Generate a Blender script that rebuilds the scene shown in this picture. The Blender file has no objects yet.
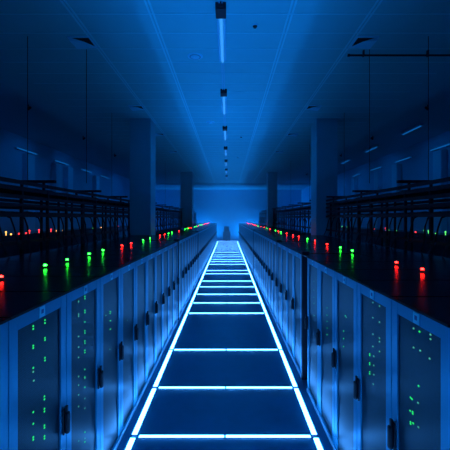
import bpy, bmesh, math, random
from mathutils import Vector, Matrix
random.seed(7)
SC = bpy.context.scene
COL = SC.collection
H = 2.6            # camera height
CEIL = 6.0
F = 350.0          # focal length in pixels of a 450 px frame
VX, VY = 228.0, 218.0

# ------------------------------------------------------------------ materials
def mat(name, base, rough=0.5, metal=0.0, noise=0.0, nscale=40.0, bump=0.0, spec=0.5, aniso=0.0):
    m = bpy.data.materials.new(name); m.use_nodes = True
    nt = m.node_tree; b = nt.nodes['Principled BSDF']
    b.inputs['Base Color'].default_value = (*base, 1)
    b.inputs['Roughness'].default_value = rough
    b.inputs['Metallic'].default_value = metal
    b.inputs['Specular IOR Level'].default_value = spec
    if noise or bump:
        tc = nt.nodes.new('ShaderNodeTexCoord')
        n = nt.nodes.new('ShaderNodeTexNoise'); n.inputs['Scale'].default_value = nscale
        n.inputs['Detail'].default_value = 3
        nt.links.new(tc.outputs['Object'], n.inputs['Vector'])
        if noise:
            r = nt.nodes.new('ShaderNodeValToRGB')
            r.color_ramp.elements[0].color = (*[c*(1-noise) for c in base], 1)
            r.color_ramp.elements[1].color = (*[min(1, c*(1+noise)) for c in base], 1)
            nt.links.new(n.outputs['Fac'], r.inputs['Fac'])
            nt.links.new(r.outputs['Color'], b.inputs['Base Color'])
        if bump:
            bp = nt.nodes.new('ShaderNodeBump'); bp.inputs['Strength'].default_value = bump
            bp.inputs['Distance'].default_value = 0.002
            nt.links.new(n.outputs['Fac'], bp.inputs['Height'])
            nt.links.new(bp.outputs['Normal'], b.inputs['Normal'])
    return m

def emit(name, col, strength=1.0, vary=False):
    m = bpy.data.materials.new(name); m.use_nodes = True
    nt = m.node_tree; b = nt.nodes['Principled BSDF']
    b.inputs['Base Color'].default_value = (0.02, 0.02, 0.02, 1)
    b.inputs['Emission Color'].default_value = (*col, 1)
    b.inputs['Emission Strength'].default_value = strength
    return m

M = {}
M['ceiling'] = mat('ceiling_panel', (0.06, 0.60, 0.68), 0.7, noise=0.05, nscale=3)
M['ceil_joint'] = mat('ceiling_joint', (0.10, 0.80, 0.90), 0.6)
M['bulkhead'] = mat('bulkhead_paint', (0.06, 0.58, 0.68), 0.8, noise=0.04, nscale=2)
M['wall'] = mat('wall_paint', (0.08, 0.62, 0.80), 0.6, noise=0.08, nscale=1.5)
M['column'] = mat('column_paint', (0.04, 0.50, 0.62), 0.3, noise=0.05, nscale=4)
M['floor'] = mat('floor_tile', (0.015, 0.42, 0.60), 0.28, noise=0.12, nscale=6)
M['border'] = mat('floor_border', (0.02, 0.30, 0.48), 0.35)
M['joint'] = mat('floor_joint', (0.01, 0.03, 0.06), 0.5)
M['frame'] = mat('cabinet_frame_paint', (0.015, 0.36, 0.52), 0.30, metal=0.4, noise=0.06, nscale=25)
M['frame'].node_tree.nodes['Principled BSDF'].inputs['Specular Tint'].default_value = (0.1, 0.85, 1, 1)
M['body'] = mat('cabinet_side_paint', (0.015, 0.03, 0.06), 0.5)
M['rail'] = mat('bottom_rail_steel', (0.35, 0.75, 0.9), 0.3, metal=0.4)
M['plinth'] = mat('plinth_black', (0.01, 0.02, 0.035), 0.5)
M['roof'] = mat('cabinet_roof_gloss', (0.006, 0.009, 0.014), 0.22, noise=0.3, nscale=12)
M['edge'] = mat('roof_edge_black', (0.004, 0.006, 0.009), 0.6, spec=0.2)
M['handle'] = mat('handle_black', (0.008, 0.012, 0.02), 0.4)
M['plate'] = mat('name_plate', (0.12, 0.9, 1.0), 0.4)
M['tag'] = mat('plate_print', (0.05, 0.18, 0.4), 0.5)
M['black'] = mat('black_steel', (0.008, 0.013, 0.022), 0.55, noise=0.2)
M['cable'] = mat('dark_cable', (0.006, 0.01, 0.018), 0.6, noise=0.3)
M['white_metal'] = mat('lamp_housing', (0.06, 0.6, 0.8), 0.4)
M['vent'] = mat('vent_metal', (0.08, 0.75, 0.95), 0.5)
M['dark'] = mat('vent_shade', (0.004, 0.006, 0.01), 0.9)
M['pillar_dark'] = mat('far_unit_paint', (0.03, 0.08, 0.14), 0.6)
STRIP = (1.1, 5.2, 16.0)
M['strip'] = emit('floor_light_strip', STRIP, 1.0)
M['tube'] = emit('ceiling_tube', (0.04, 0.34, 0.95), 1.0)
M['tube_side'] = emit('side_tube', (0.003, 0.11, 0.38), 1.0)
M['green'] = emit('green_lamp', (0.5, 30, 0.9), 1.0)
M['red'] = emit('red_lamp', (34, 0.35, 0.25), 1.0)
M['led'] = emit('green_indicator', (0.02, 0.85, 0.16), 1.0)
M['led_dim'] = emit('pale_indicator', (0.06, 0.4, 0.26), 1.0)
M['amber'] = emit('amber_lamp', (3.0, 1.4, 0.3), 1.0)
M['dimred'] = emit('small_red_lamp', (3.0, 0.12, 0.12), 1.0)
M['dimgreen'] = emit('small_green_lamp', (0.2, 1.6, 0.3), 1.0)

# perforated door sheet: dark holes in a tinted sheet
def perforated():
    m = bpy.data.materials.new('perforated_sheet'); m.use_nodes = True
    nt = m.node_tree; b = nt.nodes['Principled BSDF']
    tc = nt.nodes.new('ShaderNodeTexCoord')
    mp = nt.nodes.new('ShaderNodeMapping'); mp.inputs['Scale'].default_value = (70, 70, 70)
    v = nt.nodes.new('ShaderNodeTexVoronoi'); v.inputs['Scale'].default_value = 1.0
    v.inputs['Randomness'].default_value = 0.25
    r = nt.nodes.new('ShaderNodeValToRGB')
    r.color_ramp.elements[0].position = 0.30; r.color_ramp.elements[0].color = (0.002, 0.014, 0.022, 1)
    r.color_ramp.elements[1].position = 0.45; r.color_ramp.elements[1].color = (0.003, 0.04, 0.06, 1)
    nt.links.new(tc.outputs['Object'], mp.inputs['Vector'])
    nt.links.new(mp.outputs['Vector'], v.inputs['Vector'])
    nt.links.new(v.outputs['Distance'], r.inputs['Fac'])
    nt.links.new(r.outputs['Color'], b.inputs['Base Color'])
    b.inputs['Roughness'].default_value = 0.31
    b.inputs['Specular IOR Level'].default_value = 0.35
    b.inputs['Metallic'].default_value = 0.2
    b.inputs['Specular Tint'].default_value = (0.12, 0.9, 1, 1)
    return m
M['mesh'] = perforated()

# ------------------------------------------------------------------ helpers
class MB:
    def __init__(s): s.bm = bmesh.new()
    def box(s, x0, x1, y0, y1, z0, z1, bev=0.0):
        r = bmesh.ops.create_cube(s.bm, size=1)
        vs = r['verts']
        for v in vs:
            v.co = Vector(((x0+x1)/2+v.co.x*abs(x1-x0), (y0+y1)/2+v.co.y*abs(y1-y0), (z0+z1)/2+v.co.z*abs(z1-z0)))
        if bev:
            es = list({e for v in vs for e in v.link_edges})
            bmesh.ops.bevel(s.bm, geom=es, offset=bev, segments=2, affect='EDGES', profile=0.5)
        return s
    def cyl(s, c, r1, r2, h, seg=12, axis='Z'):
        mtx = Matrix.Translation(c)
        if axis == 'Y': mtx = mtx @ Matrix.Rotation(math.pi/2, 4, 'X')
        if axis == 'X': mtx = mtx @ Matrix.Rotation(math.pi/2, 4, 'Y')
        bmesh.ops.create_cone(s.bm, cap_ends=True, segments=seg, radius1=r1, radius2=r2, depth=h, matrix=mtx)
        return s
    def ball(s, c, rx, ry, rz, sub=2):
        mtx = Matrix.Translation(c) @ Matrix.Diagonal((rx, ry, rz, 1))
        bmesh.ops.create_icosphere(s.bm, subdivisions=sub, radius=1, matrix=mtx)
        return s
    def prism(s, pts, z0, z1):           # pts in XY, extruded in Z
        a = [s.bm.verts.new((x, y, z0)) for x, y in pts]; b = [s.bm.verts.new((x, y, z1)) for x, y in pts]
        n = len(pts)
        s.bm.faces.new(a[::-1]); s.bm.faces.new(b)
        for i in range(n): s.bm.faces.new((a[i], a[(i+1) % n], b[(i+1) % n], b[i]))
        return s
    def quad(s, *p):
        s.bm.faces.new([s.bm.verts.new(q) for q in p]); return s
    def tube(s, pts, r, seg=6):
        rings = []
        for i, p in enumerate(pts):
            p = Vector(p)
            d = (Vector(pts[min(i+1, len(pts)-1)]) - Vector(pts[max(i-1, 0)])).normalized()
            u = d.cross(Vector((0, 0, 1)))
            if u.length < 1e-3: u = Vector((1, 0, 0))
            u.normalize(); w = d.cross(u)
            rings.append([s.bm.verts.new(p+u*r*math.cos(2*math.pi*k/seg)+w*r*math.sin(2*math.pi*k/seg)) for k in range(seg)])
        for a, b in zip(rings, rings[1:]):
            for k in range(seg): s.bm.faces.new((a[k], a[(k+1) % seg], b[(k+1) % seg], b[k]))
        s.bm.faces.new(rings[0][::-1]); s.bm.faces.new(rings[-1])
        return s
    def build(s, name, m, parent=None, smooth=False, loc=None):
        bmesh.ops.recalc_face_normals(s.bm, faces=s.bm.faces)
        me = bpy.data.meshes.new(name); s.bm.to_mesh(me); s.bm.free()
        me.materials.append(m)
        if smooth:
            for p in me.polygons: p.use_smooth = True
        o = bpy.data.objects.new(name, me); COL.objects.link(o)
        if parent: o.parent = parent
        if loc: o.location = loc
        return o

def empty(name, loc, label=None, cat=None, group=None):
    o = bpy.data.objects.new(name, None); COL.objects.link(o); o.location = loc
    o.empty_display_size = 0.1
    tag(o, label, cat, group); return o
def tag(o, label=None, cat=None, group=None, kind=None):
    if label: o['label'] = label
    if cat: o['category'] = cat
    if group: o['group'] = group
    if kind: o['kind'] = kind
    return o
def kids(o): return [c for c in bpy.data.objects if c.parent == o]
def copy_tree(o, parent=None):
    c = o.copy(); COL.objects.link(c); c.parent = parent
    for ch in kids(o): copy_tree(ch, c)
    return c
def struct(name, mb, m):
    return tag(mb.build(name, m), kind='structure')

# ------------------------------------------------------------------ room shell
XW, YB, YN = 8.6, 41.0, -1.0
struct('floor', MB().box(-XW, XW, YN, YB, -0.1, 0), M['floor'])
struct('wall_left', MB().box(-XW-0.2, -XW, YN, YB, -0.1, CEIL+0.1), M['wall'])
struct('wall_right', MB().box(XW, XW+0.2, YN, YB, -0.1, CEIL+0.1), M['wall'])
struct('wall_back', MB().box(-XW-0.2, XW+0.2, YB, YB+0.2, -0.1, CEIL+0.1), M['wall'])
struct('wall_front', MB().box(-XW-0.2, XW+0.2, YN-0.2, YN, -0.1, CEIL+0.1), M['wall'])
# ceiling: one slab whose panels are divided by slightly raised bright ribs
cb = MB().box(-XW, XW, YN, YB, CEIL, CEIL+0.1)
cl = struct('ceiling', cb, M['ceiling'])
tg = MB()
y = YN+0.4
ys0 = 5.83
k0 = int((ys0-YN)/0.6)
y = ys0-k0*0.6
while y < 34:
    tg.box(-4.9, 4.9, y-0.011, y+0.011, CEIL-0.006, CEIL+0.001)
    y += 0.6
struct('trim_1', tg, M['ceil_joint'])
tl = MB()
for x in (-2.58, -1.27, 1.04, 2.37):
    tl.box(x-0.045, x-0.015, YN, 34, CEIL-0.009, CEIL+0.001)
    tl.box(x+0.015, x+0.045, YN, 34, CEIL-0.009, CEIL+0.001)
struct('trim_2', tl, M['ceil_joint'])
struct('trim_3', MB().box(-XW, XW, 34.5, YB, 5.92, CEIL), M['bulkhead'])
# floor joints between panels of the aisle floor: central joint and darker side borders
struct('trim_4', MB().box(-1.25, -1.175, 0, 39.5, 0, 0.004), M['border'])
struct('trim_5', MB().box(1.09, 1.18, 0, 39.5, 0, 0.004), M['border'])

# columns stand in the room
COLS = [(-3.0, 12.35, 0.62, 'square blue column on the left, nearest the camera'),
        (3.38, 12.35, 0.62, 'square blue column on the right, nearest the camera'),
        (-3.08, 26.3, 0.8, 'hazy square column further down on the left'),
        (3.3, 26.3, 0.62, 'hazy square column further down on the right')]
for x, y, w, lb in COLS:
    r = empty('square_column', (x, y, 0), lb, 'column', None)
    d = 0.4
    MB().box(-w/2-0.05, w/2+0.05, -d, d, 0, CEIL, 0.012).build('shaft', M['column'], r)
    MB().box(-w/2-0.08, w/2+0.08, -d-0.03, d+0.03, 0, 0.15).build('column_base', M['column'], r)

# half columns against the side walls, coloured paler to look like lit panels
M['pier'] = mat('pier_lit_tint', (0.12, 0.8, 0.95), 0.6)
for s, nm, ys in ((-1, 'left', (14.9, 17.3, 18.6, 22.5)), (1, 'right', (14.0, 17.6, 19.8, 23.5))):
    for i, y in enumerate(ys):
        r = MB().box(-0.12, 0.12, -0.28, 0.28, 0, 5.3, 0.01).build('wall_pier', M['pier'], loc=(s*(XW-0.125), y, 0))
        tag(r, ['nearest', 'second', 'third', 'farthest'][i]+' of the dim blue piers standing along the '+nm+' side wall', 'pier')

# ------------------------------------------------------------------ floor lights
cross = [1.6, 2.95, 4.155, 5.35, 6.89, 9.53, 10.7, 11.9, 13.2, 14.4, 16.3, 17.3, 19.6, 20.8, 21.95,
         23.4, 24.6, 26.3, 27.5, 29.2, 30.4, 32.0, 33.2, 34.8, 36.4, 38.0, 39.4]
edges = [0.3]+cross
HW = 0.020
def light_bar(x0, x1, y0, y1, label, group):
    r = empty('floor_light_bar', ((x0+x1)/2, (y0+y1)/2, 0), label, 'light strip', group)
    cx, cy = (x0+x1)/2, (y0+y1)/2
    MB().box(x0-cx-0.006, x1-cx+0.006, y0-cy-0.004, y1-cy+0.004, 0.0, 0.006).build('channel', M['joint'], r)
    MB().box(x0-cx, x1-cx, y0-cy, y1-cy, 0.002, 0.013, 0.003).build('diffuser', M['strip'], r)
order = ['first', 'second', 'third', 'fourth', 'fifth', 'sixth', 'seventh', 'eighth', 'ninth', 'tenth', 'eleventh', 'twelfth', 'thirteenth', 'fourteenth']
vis = [c for c in cross if c > 4]
for i, c in enumerate(cross):
    j = vis.index(c) if c in vis else -1
    for a, b, sd in ((-1.055, -0.047, 'left'), (-0.025, 0.978, 'right')):
        if c < 4: lb, g = 'white-blue light bar across the aisle floor in front of the picture, '+sd+' half', 'floor light bars nearest the camera'
        elif j < 8:
            lb, g = sd+' half of the '+order[j]+' glowing bar across the aisle, counted from the front', 'glowing bars across the aisle floor'
        else: lb, g = sd+' half of a far glowing cross bar, close together near the aisle end', 'far glowing cross bars, '+sd+' halves'
        light_bar(a, b, c-HW, c+HW, lb, g)
for i in range(len(edges)-1):
    y0, y1 = edges[i]+0.035, edges[i+1]-0.035
    if edges[i] == 0.3: y0 = 0.3
    j = i-2
    for a, b, sd in ((-1.15, -1.09, 'left'), (1.005, 1.065, 'right')):
        if j < 0: lb, g = 'glowing edge strip in front of the picture on the '+sd+' side', 'edge strips nearest the camera, '+sd
        elif j < 8:
            lb, g = order[j]+' long glowing strip from the front along the '+sd+' aisle edge', 'glowing strips along the aisle edges'
        else: lb, g = 'far short glowing strip along the '+sd+' aisle edge near its end', 'far edge strips, '+sd+' side'
        light_bar(a, b, y0, y1, lb, g)

# ------------------------------------------------------------------ cabinets
ZT = 2.015
def make_cabinet(side, w, depth=0.92, plate=True, rear=False):
    """front face at local d=0, looking to the aisle; side=-1 stands on the left (faces +X)."""
    s = -side
    def bx(mb, d0, d1, y0, y1, z0, z1, bev=0.0):
        a, b = sorted((s*d0, s*d1)); mb.box(a, b, y0, y1, z0, z1, bev)
    r = empty('server_cabinet', (0, 0, 0))
    h = w/2-0.003
    m = MB(); bx(m, -depth, -0.04, -h, h, 0.05, ZT); m.build('body', M['body'], r)
    m = MB(); bx(m, -depth+0.03, -0.05, -h, h, 0, 0.05); m.build('plinth', M['plinth'], r)
    m = MB(); bx(m, -0.04, 0.012, -h, h, 0.0, 0.055, 0.006); m.build('bottom_rail', M['rail'], r)
    m = MB(); bx(m, -depth-0.01, 0.0, -h+0.012, h-0.012, ZT, ZT+0.012)
    m.build('roof', M['roof'], r)
    m = MB(); bx(m, 0.0, 0.012, -h, h, ZT-0.002, ZT+0.0122)
    m.build('roof_edge', M['edge'], r)
    # door
    st = 0.088; zt = ZT-0.004; zb = 0.06
    m = MB()
    bx(m, -0.038, 0, -h, -h+st, zb, zt, 0.004)
    bx(m, -0.038, 0, h-st, h, zb, zt, 0.004)
    bx(m, -0.036, -0.001, -h+st, h-st, zt-0.085, zt)
    bx(m, -0.036, -0.001, -h+st, h-st, zb, zb+0.02)
    door = m.build('door', M['frame'], r)
    m = MB(); bx(m, -0.034, -0.012, -h+st, h-st, zb+0.02, zt-0.085)
    m.build('perforated_panel', M['mesh'], door)
    if plate:
        m = MB(); bx(m, 0.0, 0.004, -0.035, 0.035, zt-0.08, zt-0.01)
        m.build('name_plate', M['plate'], door)
        m = MB(); bx(m, 0.004, 0.0048, -0.014, 0.016, zt-0.056, zt-0.028)
        m.build('plate_print', M['tag'], door)
    # swing handle on the far stile: plate, rounded grip and a small lever nose
    yh = h-0.045; zc = 1.05
    m = MB()
    bx(m, 0.0, 0.014, yh-0.024, yh+0.024, zc-0.105, zc+0.09, 0.006)
    bx(m, 0.014, 0.05, yh-0.022, yh+0.022, zc-0.10, zc+0.07, 0.018)
    bx(m, 0.014, 0.034, yh-0.012, yh+0.012, zc+0.06, zc+0.115, 0.005)
    m.build('handle', M['handle'], door)
    return r

def proj(px, py, X):
    """pixel of the photograph -> point on the plane x = X"""
    Y = X*F/(px-VX); return Y, H-(py-VY)*Y/F

protos = {}
def cabinet(side, y0, y1, X, label, group, plate=True):
    w = round(y1-y0, 3); key = (side, w, plate)
    if key not in protos:
        o = make_cabinet(side, w, plate=plate); protos[key] = o
    else: o = copy_tree(protos[key])
    o.location = (X, (y0+y1)/2, 0)
    tag(o, label, 'server cabinet', group)
    return o, y0, y1

XL, XR = -1.26, 1.19
rng = lambda a, n, p: [round(a+i*p, 3) for i in range(n+1)]
seamL = [[1.29, 2.01, 2.73, 3.45, 4.12, 4.78, 5.44, 6.10, 6.76, 7.42, 8.08, 8.74],
         rng(9.0, 8, 0.7), rng(14.86, 35, 0.7)]
seamR = [[1.87, 2.55, 3.23, 3.91, 4.58, 5.25], rng(5.68, 4, 0.7), rng(8.6, 11, 0.7), rng(16.6, 32, 0.7)]
allc = {-1: [], 1: []}
numw = ['first', 'second', 'third', 'fourth', 'fifth', 'sixth', 'seventh', 'eighth', 'ninth', 'tenth', 'eleventh']
lblL = {0: 'blue server cabinet cut off by the lower left picture corner',
        1: 'large blue cabinet on the left with two columns of paired green lights',
        2: 'left blue cabinet whose mesh door shows many small green lights in two columns',
        3: 'left blue cabinet with a short column of four green lights behind its mesh'}
lblR = {0: 'large blue cabinet at the lower right corner with scattered bright green lights',
        1: 'right blue cabinet with a dense double column of green lights, second from the corner',
        2: 'right blue cabinet with four green lights in a loose column, third from the corner',
        3: 'right blue cabinet with five evenly spaced green lights in one column',
        4: 'last blue cabinet of the near right block, just before the dark gap'}
for side, X, blocks in ((-1, XL, seamL), (1, XR, seamR)):
    sn = 'left' if side < 0 else 'right'
    for bi, bl in enumerate(blocks):
        for i in range(len(bl)-1):
            if side < 0 and bi == 0:
                lb = lblL.get(i, numw[i]+' blue mesh-door server cabinet from the front in the left row')
                g = 'blue server cabinets of the near left block'
            elif side > 0 and bi == 0:
                lb = lblR[i]; g = 'blue server cabinets of the near right block'
            elif side > 0 and bi == 1:
                lb = numw[i]+' blue cabinet behind the dark gap in the right row'; g = 'blue cabinets just behind the right gap'
            elif bi < len(blocks)-1:
                lb = 'slim-looking blue cabinet in the middle block of the '+sn+' row, between the two narrow gaps'
                g = 'blue cabinets of the middle block, '+sn+' row'
            else:
                lb = 'hazy blue cabinet in the farthest block of the '+sn+' row near the aisle end'
                g = 'hazy cabinets of the farthest block, '+sn+' row'
            allc[side].append(cabinet(side, bl[i], bl[i+1], X, lb, g))

# dark filler posts in the gaps between blocks
for side, X, gaps in ((-1, XL, ((8.745, 8.995), (14.605, 14.855))), (1, XR, ((5.255, 5.675), (8.485, 8.595), (16.305, 16.595)))):
    sn = 'left' if side < 0 else 'right'
    for i, (a, b) in enumerate(gaps):
        s = -side
        r = empty('gap_post', (X, (a+b)/2, 0),
                  ('nearest' if i == 0 else ('second' if i == 1 else 'farthest'))+' dark filler post in a gap of the '+sn+' cabinet row', 'filler post')
        hw = (b-a)/2-0.002
        x0, x1 = sorted((s*-0.12, s*-0.30))
        MB().box(x0, x1, -hw, hw, 0, 2.0).build('panel', M['body'], r)
        x0, x1 = sorted((s*-0.0, s*-0.12))
        MB().box(x0, x1, hw-0.05, hw, 0, 2.06).build('post', M['plinth'], r)
        if i == 0 and side > 0:
            c = MB()
            for k in range(3):
                pts = [(s*(-0.07-0.01*k)+0.012*math.sin(z*5+k), -0.13+0.05*k+0.012*math.cos(z*7+k*2), z) for z in [0.05+0.1*q for q in range(19)]]
                c.tube(pts, 0.012)
            c.build('cable', M['cable'], r)
        x0, x1 = sorted((s*0.0, s*-0.93))
        MB().box(x0, x1, -hw, hw, 2.0, 2.02).build('cover', M['roof'], r)

# indicator lights behind the mesh doors (positions read off the photograph, on the real door plane)
def crop(ox, oy, sc, pts): return [(ox+x/sc, oy+y/sc) for x, y in pts]
S = 5.625
brightL = crop(0, 300, S, [(187,147),(187,163),(253,113),(253,130),(253,213),(253,225),(187,257),(187,270),(253,325),(253,340),(187,382)]) \
  + crop(0, 370, S, [(250,148),(250,165),(187,237),(250,218),(250,233),(187,303),(250,312),(250,325),(187,378),(187,392),(250,372),(250,386)]) \
  + crop(60, 300, S, [(140,58),(140,71),(140,123),(140,173),(140,186),(140,230),(140,243),(140,283),(140,296),(140,390),(282,65),(282,76),(282,117),(282,165)]) \
  + crop(60, 370, S, [(140,40),(140,97),(140,350),(140,405)]) + crop(60, 280, 11.25, [(280,185),(280,210),(280,340),(280,365)])
dimL = crop(60, 300, S, [(105,10),(105,80),(105,91),(105,205),(105,265),(105,323),(105,430),(140,440),(258,87),(280,277),(378,115)]) \
  + crop(60, 370, S, [(105,37),(105,85),(105,140),(140,160),(105,205),(140,215),(140,385),(105,400)]) \
  + crop(60, 280, 11.25, [(210,215),(210,240)]) + crop(0, 370, S, [(190,60),(187,10)]) \
  + crop(110, 280, S, [(230,20),(230,52),(230,78),(230,105)]) + crop(110, 280, S, [(5,180),(5,230),(5,275)])
brightR = crop(300, 300, S, [(152,45),(152,85),(152,120),(152,158),(152,195),(255,90),(245,175),(245,217),(245,262),(392,303),(392,312),(392,354),(392,363),(392,405),(392,416)]) \
  + crop(370, 300, S, [(278,157),(278,178)]) + crop(370, 370, S, [(228,155),(236,164),(226,230),(240,236),(240,246),(228,293),(243,300),(228,303),(273,90)])
dimR = crop(300, 300, S, [(80,18),(80,88),(410,15),(410,100),(410,193),(410,262),(415,317),(415,368),(415,420),(447,35),(447,125),(447,215),(447,235),(447,290),(260,98)]) \
  + crop(370, 300, S, [(340,195),(340,220),(245,160),(245,268),(282,285),(335,330)]) + crop(370, 370, S, [(272,322),(270,185),(18,80)]) \
  + crop(260, 260, S, [(303,120),(303,170),(303,210),(303,245),(303,312)])
def owner(side, Y):
    for o, a, b in allc[side]:
        if a <= Y <= b: return o, a, b
    return None, 0, 0
led_me = {}
def led_mesh(kind):
    if kind not in led_me:
        m = MB().ball((0, 0, 0), 0.004, 0.0085, 0.0065, 2)
        o = m.build('indicator_light', M[kind]); led_me[kind] = o.data
        bpy.data.objects.remove(o)
    return led_me[kind]
for side, X, lst, kind in ((-1, XL-0.010, brightL, 'led'), (-1, XL-0.010, dimL, 'led_dim'), (1, XR+0.010, brightR, 'led'), (1, XR+0.010, dimR, 'led_dim')):
    for px, py in lst:
        Y, z = proj(px, py, X)
        o, a, b = owner(side, Y)
        if not o: continue
        Y = min(max(Y, a+0.11), b-0.11)
        if z < 0.15 or z > 1.91: continue
        door = [c for c in kids(o) if c.name.startswith('door')][0]
        l = bpy.data.objects.new('indicator_light', led_mesh(kind)); COL.objects.link(l)
        l.parent = door; l.location = (X-o.location.x, Y-o.location.y, z)

# beacons on the cabinet roofs
beaL = [(3.24,'r'),(4.02,'g'),(4.57,'g'),(5.29,'g'),(5.88,'g'),(6.93,'r'),(7.58,'r'),(8.66,'g'),(9.42,'g'),(10.8,'r'),(11.6,'r'),(12.35,'g'),(13.1,'g'),
        (15.0,'r'),(17.1,'g'),(18.2,'g'),(18.9,'r'),(19.8,'r'),(22,'g'),(23.2,'g'),(24.8,'r'),(26.3,'g'),(28,'g'),(29.5,'r'),(31,'r'),(32.6,'r'),(34,'r'),(35.6,'r'),(37,'r'),(38.3,'r')]
beaR = [(3.15,'r'),(3.71,'r'),(4.28,'r'),(5.80,'g'),(6.41,'g'),(7.28,'r'),(8.3,'r'),(9.1,'g'),(10.2,'r'),(11.1,'r'),(12.3,'r'),(13.6,'g'),(14.3,'r'),(15.2,'g'),
        (17.1,'r'),(18.7,'g'),(20,'r'),(22,'r'),(24,'g'),(25.2,'r'),(26.5,'r'),(28,'r'),(29.5,'r'),(31,'r'),(32.6,'r'),(34,'r'),(35.6,'r'),(37,'r'),(38.3,'r')]
bm_me = {}
def beacon_parts(k):
    if k not in bm_me:
        o = MB().cyl((0, 0, 0.012), 0.02, 0.016, 0.024, 14).build('beacon', M['black']); a = o.data; bpy.data.objects.remove(o)
        o = MB().ball((0, 0, 0.032), 0.019, 0.017, 0.011, 2).build('beacon_lens', M['green' if k == 'g' else 'red'], smooth=True); b = o.data; bpy.data.objects.remove(o)
        bm_me[k] = (a, b)
    return bm_me[k]
for side, X, lst in ((-1, -2.10, beaL), (1, 2.06, beaR)):
    for Y, k in lst:
        o, a, b = owner(side, Y)
        if not o: continue
        A, B = beacon_parts(k)
        p = bpy.data.objects.new('beacon', A); COL.objects.link(p); p.parent = o
        Y = max(a+0.04, min(b-0.04, Y))
        p.location = (X-o.location.x, Y-o.location.y, ZT+0.012)
        q = bpy.data.objects.new('beacon_lens', B); COL.objects.link(q); q.parent = p
        q['label'] = 'glowing green lens' if k == 'g' else 'glowing red lens'

# back-to-back cabinets behind each row: seen as dark glossy roofs
def rear_cabinet(side):
    s = side
    r = empty('server_cabinet', (0, 0, 0))
    def bx(mb, d0, d1, y0, y1, z0, z1, bev=0.0):
        a, b = sorted((s*d0, s*d1)); mb.box(a, b, y0, y1, z0, z1, bev)
    h = 0.597
    m = MB(); bx(m, 0, 1.06, -h, h, 0.05, 2.0); m.build('body', M['body'], r)
    m = MB(); bx(m, 0.03, 1.03, -h, h, 0, 0.05); m.build('plinth', M['plinth'], r)
    m = MB(); bx(m, 0, 1.06, -h+0.01, h-0.01, 2.0, 2.02); m.build('roof', M['roof'], r)
    for q in (-1, 1):
        c = q*0.3
        m = MB(); bx(m, 1.06, 1.09, c-0.29, c+0.29, 0.06, 1.99, 0.004); dr = m.build('door', M['body'], r)
        m = MB(); bx(m, 1.09, 1.12, c+0.2, c+0.24, 0.95, 1.15, 0.006); m.build('handle', M['handle'], dr)
    return r
for side in (-1, 1):
    sn = 'left' if side < 0 else 'right'
    pr = None; seen = False
    for i in range(31):
        y = 2.9+i*1.2
        if any(abs(y-c[1]) < 1.02 and c[0]*side > 0 for c in COLS): continue
        o = pr = pr or rear_cabinet(side)
        if seen: o = copy_tree(pr)
        seen = True
        o.location = (-2.21 if side < 0 else 2.14, y, 0)
        tag(o, 'dark double-door cabinet standing back to back with the '+sn+' row, only its roof showing', 'server cabinet', 'back-to-back cabinets, '+sn+' side')

# ------------------------------------------------------------------ overhead cable racks
def rack_bay(side, L=2.4):
    s = side
    r = empty('cable_rack', (0, 0, 0))
    def bx(mb, d0, d1, y0, y1, z0, z1, bev=0.0):
        a, b = sorted((s*d0, s*d1)); mb.box(a, b, y0, y1, z0, z1, bev)
    xs = (0.0, 0.95)
    for yy in (0.03, L/3, 2*L/3):
        for xx in xs:
            m = MB(); bx(m, xx-0.022, xx+0.022, yy-0.022, yy+0.022, 2.0 if xx == 0.0 else 0.0, 3.12); m.build('post', M['black'], r)
    m = MB()
    for z in (2.17, 2.62, 2.78, 2.92, 3.05, 3.16):
        for xx in (xs if z > 2.2 else (0.0,)):
            bx(m, xx-0.02, xx+0.02, 0, L-0.01, z, z+0.06)
    m.build('side_rail', M['black'], r)
    m = MB()
    for z in (2.62, 3.05):
        n = 8
        for k in range(n):
            yy = (k+0.5)*L/n; bx(m, 0.02, 0.93, yy-0.018, yy+0.018, z+0.01, z+0.04)
    m.build('rung', M['black'], r)
    # trapeze bar on top
    m = MB(); bx(m, -0.12, 0.62, 0.05, 0.13, 3.27, 3.32); bx(m, 0.5, 0.54, 0.07, 0.11, 3.1, 3.28); bx(m, 0.08, 0.12, 0.07, 0.11, 3.1, 3.28)
    m.build('top_bracket', M['black'], r)
    rr = random.Random(3)
    for lev, z in enumerate((2.67, 3.10)):
        m = MB()
        for k in range(9):
            x = 0.08+0.1*k+rr.uniform(-.02, .02)
            ph = rr.uniform(0, 6)
            pts = [(s*(x+0.02*math.sin(ph+t*2*math.pi/L)), t, z+rr.uniform(0.0, .03)) for t in [0.03+(L-0.06)*q/10 for q in range(11)]]
            m.tube(pts, 0.014+rr.uniform(0, .010))
        m.build('cable_bundle', M['cable'], r)
    for k in range(6):      # drops down to the cabinets
        m = MB()
        yy = 0.2+k*0.38+rr.uniform(-.05, .05); xe = rr.uniform(-.3, .1)
        m.tube([(s*0.15, yy, 2.67), (s*0.0, yy, 2.6), (s*-0.04, yy+.02, 2.45), (s*(xe/2), yy+.05, 2.2), (s*xe, yy+.06, 2.03)], 0.014)
        m.build('drop_cable', M['cable'], r)
    return r
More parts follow.
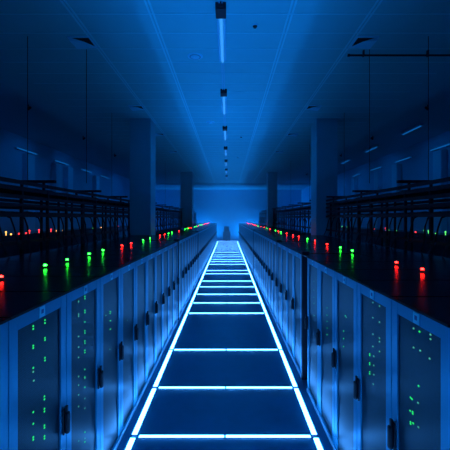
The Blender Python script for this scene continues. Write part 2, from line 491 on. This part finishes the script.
for side in (-1, 1):
    sn = 'left' if side < 0 else 'right'
    pr = None
    for i in range(14):
        y = 4.2+i*2.4
        if pr is None: pr = o = rack_bay(side)
        else: o = copy_tree(pr)
        o.location = (side*3.42 if side < 0 else 3.36, y, 0)
        if i < 5: lb = numw[i]+' bay from the front of the black cable rack on the '+sn
        else: lb = 'distant bay of the black overhead cable rack beside the '+sn+' row, merging into the dark'
        tag(o, lb, 'cable rack', 'overhead cable rack bays, '+sn+' side' if i < 5 else 'distant cable rack bays, '+sn+' side')
    for j, (x, y) in enumerate(((3.75, 6.55), (2.85, 7.05), (3.75, 11.3), (3.75, 16.1), (3.75, 20.9))):
        r = MB().cyl((0, 0, 0), 0.006, 0.006, CEIL-3.3, 6).build('hanger_rod', M['black'], loc=(side*x, y, (CEIL+3.3)/2))
        tag(r, ['long black rod hanging from the ceiling at the far '+sn+', nearest the camera',
                'black rod hanging below the '+sn+' square ceiling vent',
                'third black hanger rod on the '+sn+', just in front of the column',
                'fourth black hanger rod on the '+sn+', behind the near column',
                'farthest black hanger rod on the '+sn][j], 'rod')
# rod at the vent needs something to hold: a short bar
r = MB()
r.cyl((0, 0, 0), 0.02, 0.02, 3.2, 10, 'X').cyl((-1.6, 0, 0), 0.028, 0.028, 0.04, 10, 'X')
pp = empty('ceiling_pipe', (4.05, 7.1, CEIL-0.1), 'thin black horizontal pipe under the ceiling at upper right', 'pipe')
r.build('pipe', M['black'], pp)
for x in (-1.3, 0, 1.3): MB().box(x-0.012, x+0.012, -0.03, 0.03, -0.025, 0.1).build('clamp', M['black'], pp)

# ------------------------------------------------------------------ second rows in the dark side areas
def side_cabinet(side):
    s = -side
    r = empty('server_cabinet', (0, 0, 0))
    def bx(mb, d0, d1, y0, y1, z0, z1, bev=0.0):
        a, b = sorted((s*d0, s*d1)); mb.box(a, b, y0, y1, z0, z1, bev)
    m = MB(); bx(m, -1.0, -0.03, -0.395, 0.395, 0.05, 2.0); m.build('body', M['body'], r)
    m = MB(); bx(m, -0.95, -0.08, -0.38, 0.38, 0, 0.05); m.build('plinth', M['plinth'], r)
    m = MB(); bx(m, -0.03, 0, -0.39, 0.39, 0.06, 1.99, 0.004); d = m.build('door', M['body'], r)
    m = MB(); bx(m, 0, 0.006, -0.3, 0.3, 0.14, 1.9); m.build('perforated_panel', M['mesh'], d)
    m = MB(); bx(m, 0, 0.03, 0.33, 0.36, 0.95, 1.15, 0.006); m.build('handle', M['handle'], d)
    m = MB(); bx(m, -1.0, 0, -0.395, 0.395, 2.0, 2.02); m.build('roof', M['roof'], r)
    return r
lampL = [(6,233,'amber'),(11,233,'amber'),(21,229,'dimred'),(19,232.5,'dimred'),(26,232.5,'dimred'),(29.5,229,'dimred'),(39,229,'dimred'),(41,231.5,'dimred'),
         (51,228.3,'dimred'),(56,230.5,'amber'),(59,230.5,'dimgreen'),(63,230.5,'amber'),(73,227,'dimred'),(73,229.5,'dimred'),(80,228.5,'amber'),(84,229,'amber'),
         (93,228.3,'dimgreen'),(101,227.5,'amber'),(110.5,227.5,'dimred'),(118,227.5,'dimred')]
lampR = [(342,228,'dimgreen'),(347,228,'dimgreen'),(371,228,'dimred'),(374,229.5,'dimred'),(385.5,228,'dimred'),(389.5,230.3,'dimgreen'),(396,230.7,'dimgreen'),
         (411.5,231.5,'dimred'),(415.5,231.7,'dimred'),(424,230.2,'dimgreen'),(428.5,230.2,'dimgreen'),(436,233,'dimgreen'),(446,231.5,'dimgreen'),(352,229,'amber')]
for side, lamps in ((-1, lampL), (1, lampR)):
    sn = 'left' if side < 0 else 'right'; pr = None; cabs = []
    for i in range(22):
        y = 10.6+i*0.8
        if pr is None: pr = o = side_cabinet(side)
        else: o = copy_tree(pr)
        o.location = (side*7.3, y, 0)
        tag(o, 'near-black cabinet in the dark side row behind the '+sn+' cable rack', 'server cabinet', 'dim cabinets behind the '+sn+' cable rack')
        cabs.append(o)
    me = {}
    for px, py, k in lamps:
        Y = side*7.35*F/(px-VX); 
        z = H-(py-VY)*Y/F
        o = min(cabs, key=lambda c: abs(c.location.y-Y))
        yl = max(-0.37, min(0.37, Y-o.location.y))
        if k not in me:
            t = MB().ball((0, 0, 0.012), 0.028, 0.028, 0.026, 2).box(-0.008, 0.008, -0.008, 0.008, -0.10, 0.0).build('status_lamp', M[k]); me[k] = t.data; bpy.data.objects.remove(t)
        l = bpy.data.objects.new('status_lamp', me[k]); COL.objects.link(l); l.parent = o
        l.location = (side*0.05, yl, 2.12 if z > 2.1 else 2.04)

# ------------------------------------------------------------------ ceiling fixtures
def tube_light(x, y0, L, m, label, group, track=True, drop=0.10):
    r = empty('ceiling_light', (x, y0, CEIL), label, 'ceiling light', group)
    MB().box(-0.075, 0.075, -0.02, L+0.02, -drop+0.02, -0.002, 0.006).build('housing', M['white_metal'], r)
    MB().cyl((0.0, L/2, -drop+0.005), 0.026 if track else 0.018, 0.026 if track else 0.018, L, 12, 'Y').build('tube', m, r, True)
    if track:
        b = MB().box(-0.085, 0.085, -0.30, -0.03, -drop-0.02, -0.001, 0.01)
        b.box(-0.03, 0.03, -0.34, -0.30, -drop, -0.02)
        b.build('end_box', M['black'], r)
        t = MB()
        for s in (-0.022, 0.022): t.box(s-0.009, s+0.009, L+0.03, 3.7-0.31, -0.05, -0.001)
        t.build('track', M['white_metal'], r)
    return r
for i in range(8):
    y = 2.1+i*3.7
    lb = (['strip light just above the top picture edge', 'largest ceiling strip light over the aisle, by the top edge', 'second ceiling strip light over the aisle',
           'third ceiling strip light over the aisle', 'fourth ceiling strip light over the aisle'][i] if i < 5 else 'tiny hazy strip light far down the aisle ceiling')
    tube_light(-0.115, y, 1.6, M['tube'], lb, 'strip lights over the aisle' if i < 5 else 'tiny far strip lights over the aisle')
for i in range(5):
    tube_light(6.9, 12.5+i*3.7, 1.3, M['tube_side'], order[i]+' from the front of the dim ceiling strip lights in the dark right area', 'dim side strip lights', False, 0.12)
for side in (-1, 1):
    sn = 'left' if side < 0 else 'right'
    for i in range(4):
        y = (14.1 if side < 0 else 13.2)+i*3.1
        r = empty('wall_light', (side*(XW-0.14), y, 5.42), order[i]+' from the front of the dim strip lights high on the '+sn+' wall', 'wall light', 'dim strip lights high on the side walls')
        MB().cyl((0, 0.7, 0), 0.02, 0.02, 1.4, 10, 'Y').build('tube', M['tube_side'], r, True)
        MB().box(min(0, side*0.05)+side*0.025, max(0, side*0.05)+side*0.025, -0.03, 1.43, -0.03, 0.03, 0.005).build('housing', M['white_metal'], r)
        for yy in (0.2, 1.2): MB().box(min(side*0.07, side*0.14), max(side*0.07, side*0.14), yy-0.02, yy+0.02, -0.02, 0.02).build('bracket', M['black'], r)

# added spotlights, not fittings of the room, to brighten the side walls
for side in (-1, 1):
    sn = 'left' if side < 0 else 'right'
    for i in range(5):
        y = 10.5+i*4.0
        r = empty('added_washer', (side*6.0, y, CEIL), order[i]+' from the front of the tiny black spotlights added to brighten the '+sn+' wall', 'spotlight', 'spotlights added to brighten the side walls')
        ang = math.radians(50)*side
        o = MB().cyl((0, 0, 0.05), 0.035, 0.035, 0.12, 16).build('can', M['black'], r); o.location = (0, 0, -0.14); o.rotation_euler = (0, -ang, 0)
        MB().box(-0.015, 0.015, -0.015, 0.015, -0.12, 0).build('stem', M['black'], r)
        L = bpy.data.lights.new('added_washer_lamp', 'SPOT'); L.energy = 30; L.color = (0.0, 0.26, 1.0)
        L.spot_size = math.radians(110); L.spot_blend = 1; L.shadow_soft_size = 0.04
        q = bpy.data.objects.new('added_washer_lamp', L); COL.objects.link(q)
        q.location = (side*6.0+side*0.05, y, CEIL-0.2); q.rotation_euler = (0, -ang, 0)

# square vents: frame, flat black plate for the shade inside the throat, tilted vanes
def vent(side):
    r = empty('ceiling_vent', (0, 0, 0))
    m = MB(); q = 0.21; w = 0.03
    for a in ((-q, q, -q, -q+w), (-q, q, q-w, q), (-q, -q+w, -q+w, q-w), (q-w, q, -q+w, q-w)): m.box(*a, -0.02, -0.001)
    m.build('frame', M['vent'], r)
    MB().box(-q+w, q-w, -q+w, q-w, -0.006, -0.001).build('throat', M['dark'], r)
    m = MB(); e = q-w
    pts = [(side*e, -e, -.07), (side*e, e, -.06), (-side*e, e, -.02), (-side*e*0.15, -e*0.1, -.012)]
    lo = [m.bm.verts.new(p) for p in pts]; up = [m.bm.verts.new((p[0], p[1], -.007)) for p in pts]
    m.bm.faces.new((lo[0], lo[1], lo[3])); m.bm.faces.new((lo[1], lo[2], lo[3])); m.bm.faces.new(up)
    for k in range(4): m.bm.faces.new((lo[k], lo[(k+1) % 4], up[(k+1) % 4], up[k]))
    m.build('deflector', M['vent'], r)
    return r
for side in (-1, 1):
    sn = 'left' if side < 0 else 'right'; pr = None
    for i, y in enumerate((6.75, 10.75, 14.2, 17.9)):
        if pr is None: pr = o = vent(side)
        else: o = copy_tree(pr)
        o.location = (side*(2.8 if side < 0 else 2.62), y, CEIL)
        tag(o, ['largest square ceiling vent on the '+sn+' side', 'second square ceiling vent on the '+sn+', above the column',
                'third square ceiling vent on the '+sn, 'farthest square ceiling vent on the '+sn][i], 'vent', 'square ceiling vents')
# round diffusers
for i, (x, y, r0) in enumerate(((-0.69, 7.35, 0.165), (-0.62, 12.4, 0.15))):
    r = empty('round_diffuser', (x, y, CEIL), ['round ceiling diffuser left of the largest strip light', 'small-looking round ceiling diffuser farther along the aisle'][i], 'vent')
    MB().cyl((0, 0, -0.008), r0*0.9, r0, 0.016, 32).build('rim', M['vent'], r)
    MB().cyl((0, 0, -0.019), r0*0.72, r0*0.72, 0.006, 32).build('throat', M['frame'], r)
    MB().cyl((0, 0, -0.03), r0*0.35, r0*0.6, 0.022, 32).build('cone', M['vent'], r)
for i, (x, y) in enumerate(((0.476, 6.17), (0.55, 14.6), (0.55, 19.5))):
    r = empty('smoke_detector', (x, y, CEIL), ['small dark smoke detector right of the aisle strip light', 'tiny dark smoke detector mid-way down the ceiling', 'farthest tiny smoke detector on the ceiling'][i], 'smoke detector')
    MB().cyl((0, 0, -0.01), 0.045, 0.055, 0.02, 20).build('base', M['vent'], r)
    MB().cyl((0, 0, -0.035), 0.025, 0.042, 0.03, 20).build('sensor_head', M['black'], r)

# dark unit standing at the aisle end
r = empty('equipment_unit', (-0.15, 39.9, 0), 'small dark upright unit standing at the hazy far end of the aisle', 'equipment unit')
MB().box(-0.42, 0.42, -0.3, 0.3, 0, 1.05, 0.02).build('base_unit', M['pillar_dark'], r)
MB().box(-0.3, 0.3, -0.25, 0.25, 1.05, 1.65, 0.03).build('upper_unit', M['pillar_dark'], r)
MB().box(-0.22, 0.22, -0.262, -0.25, 1.15, 1.5).build('screen', M['black'], r)

# the beam of the two long floor channels: aimed up at the ceiling
for x in (-1.12, 1.035):
    L = bpy.data.lights.new('floor_channel_lamp', 'AREA'); L.shape = 'RECTANGLE'; L.size = 0.056; L.size_y = 39.0
    L.energy = 50; L.color = (0.0, 0.25, 1.0); L.spread = math.radians(72)
    o = bpy.data.objects.new('floor_channel_lamp', L); COL.objects.link(o)
    o.location = (x, 0.4+19.5, 0.015); o.rotation_euler = (math.radians(180), 0, 0)
for c in cross:
    L = bpy.data.lights.new('floor_bar_lamp', 'AREA'); L.shape = 'RECTANGLE'; L.size = 2.0; L.size_y = 0.036
    L.energy = 6.2 if c < 25 else 4.5; L.color = (0.0, 0.25, 1.0); L.spread = math.radians(66)
    o = bpy.data.objects.new('floor_bar_lamp', L); COL.objects.link(o)
    o.location = (-0.04, c, 0.015); o.rotation_euler = (math.radians(180), 0, 0)
# added lamps hidden behind the last cabinets to make the far haze glow
for i, x in enumerate((-2.5, 2.4)):
    r = empty('added_uplighter', (x, 40.2, 0), 'unseen lamp added behind the last '+('left' if x < 0 else 'right')+' cabinets at the aisle end', 'added_uplighter')
    MB().box(-0.9, 0.9, -0.12, 0.12, 0, 0.2, 0.01).build('housing', M['black'], r)
    L = bpy.data.lights.new('added_uplighter_lamp', 'AREA'); L.shape = 'RECTANGLE'; L.size = 1.7; L.size_y = 0.2
    L.energy = 270; L.color = (0.005, 0.27, 1.0)
    o = bpy.data.objects.new('added_uplighter_lamp', L); COL.objects.link(o); o.location = (x, 40.2, 0.22)
    o.rotation_euler = (math.radians(180), 0, 0)

# haze in the far part of the aisle and above the rows
m = bpy.data.materials.new('haze_volume'); m.use_nodes = True
nt = m.node_tree; nt.nodes.clear()
out = nt.nodes.new('ShaderNodeOutputMaterial'); v = nt.nodes.new('ShaderNodeVolumeScatter')
v.inputs['Density'].default_value = 0.03; v.inputs['Anisotropy'].default_value = 0.35
v.inputs['Color'].default_value = (0.5, 0.85, 1, 1)
nt.links.new(v.outputs[0], out.inputs['Volume'])
hz = MB()
prof = [(-1.2, 0.03), (1.13, 0.03), (1.13, 2.1), (2.9, 2.1), (2.9, 3.4), (4.6, 3.4), (4.6, 5.75), (-4.6, 5.75), (-4.6, 3.4), (-2.55, 3.4), (-2.55, 2.1), (-1.2, 2.1)]
a = [hz.bm.verts.new((x, 14.0, z)) for x, z in prof]; b = [hz.bm.verts.new((x, 39.3, z)) for x, z in prof]
hz.bm.faces.new(a); hz.bm.faces.new(b[::-1])
for i in range(12): hz.bm.faces.new((a[i], b[i], b[(i+1) % 12], a[(i+1) % 12]))
tag(hz.build('blue_haze', m), 'thin blue haze glowing toward the far end of the aisle', 'haze', kind='stuff')

# ------------------------------------------------------------------ world, camera, view
w = bpy.data.worlds.new('world'); SC.world = w; w.use_nodes = True
w.node_tree.nodes['Background'].inputs[0].default_value = (0, 0, 0, 1)
w.node_tree.nodes['Background'].inputs[1].default_value = 0
cam = bpy.data.cameras.new('camera'); co = bpy.data.objects.new('camera', cam); COL.objects.link(co)
co.location = (0, 0, H); co.rotation_euler = (math.radians(90), 0, 0)
cam.sensor_width = 36; cam.lens = 36*F/450
cam.shift_x = -(VX-225)/450; cam.shift_y = -(225-VY)/450
cam.clip_start = 0.05; cam.clip_end = 200
SC.camera = co
vs = SC.view_settings
vs.view_transform = 'Standard'; vs.look = 'None'; vs.gamma = 1; vs.exposure = 0; vs.use_curve_mapping = False
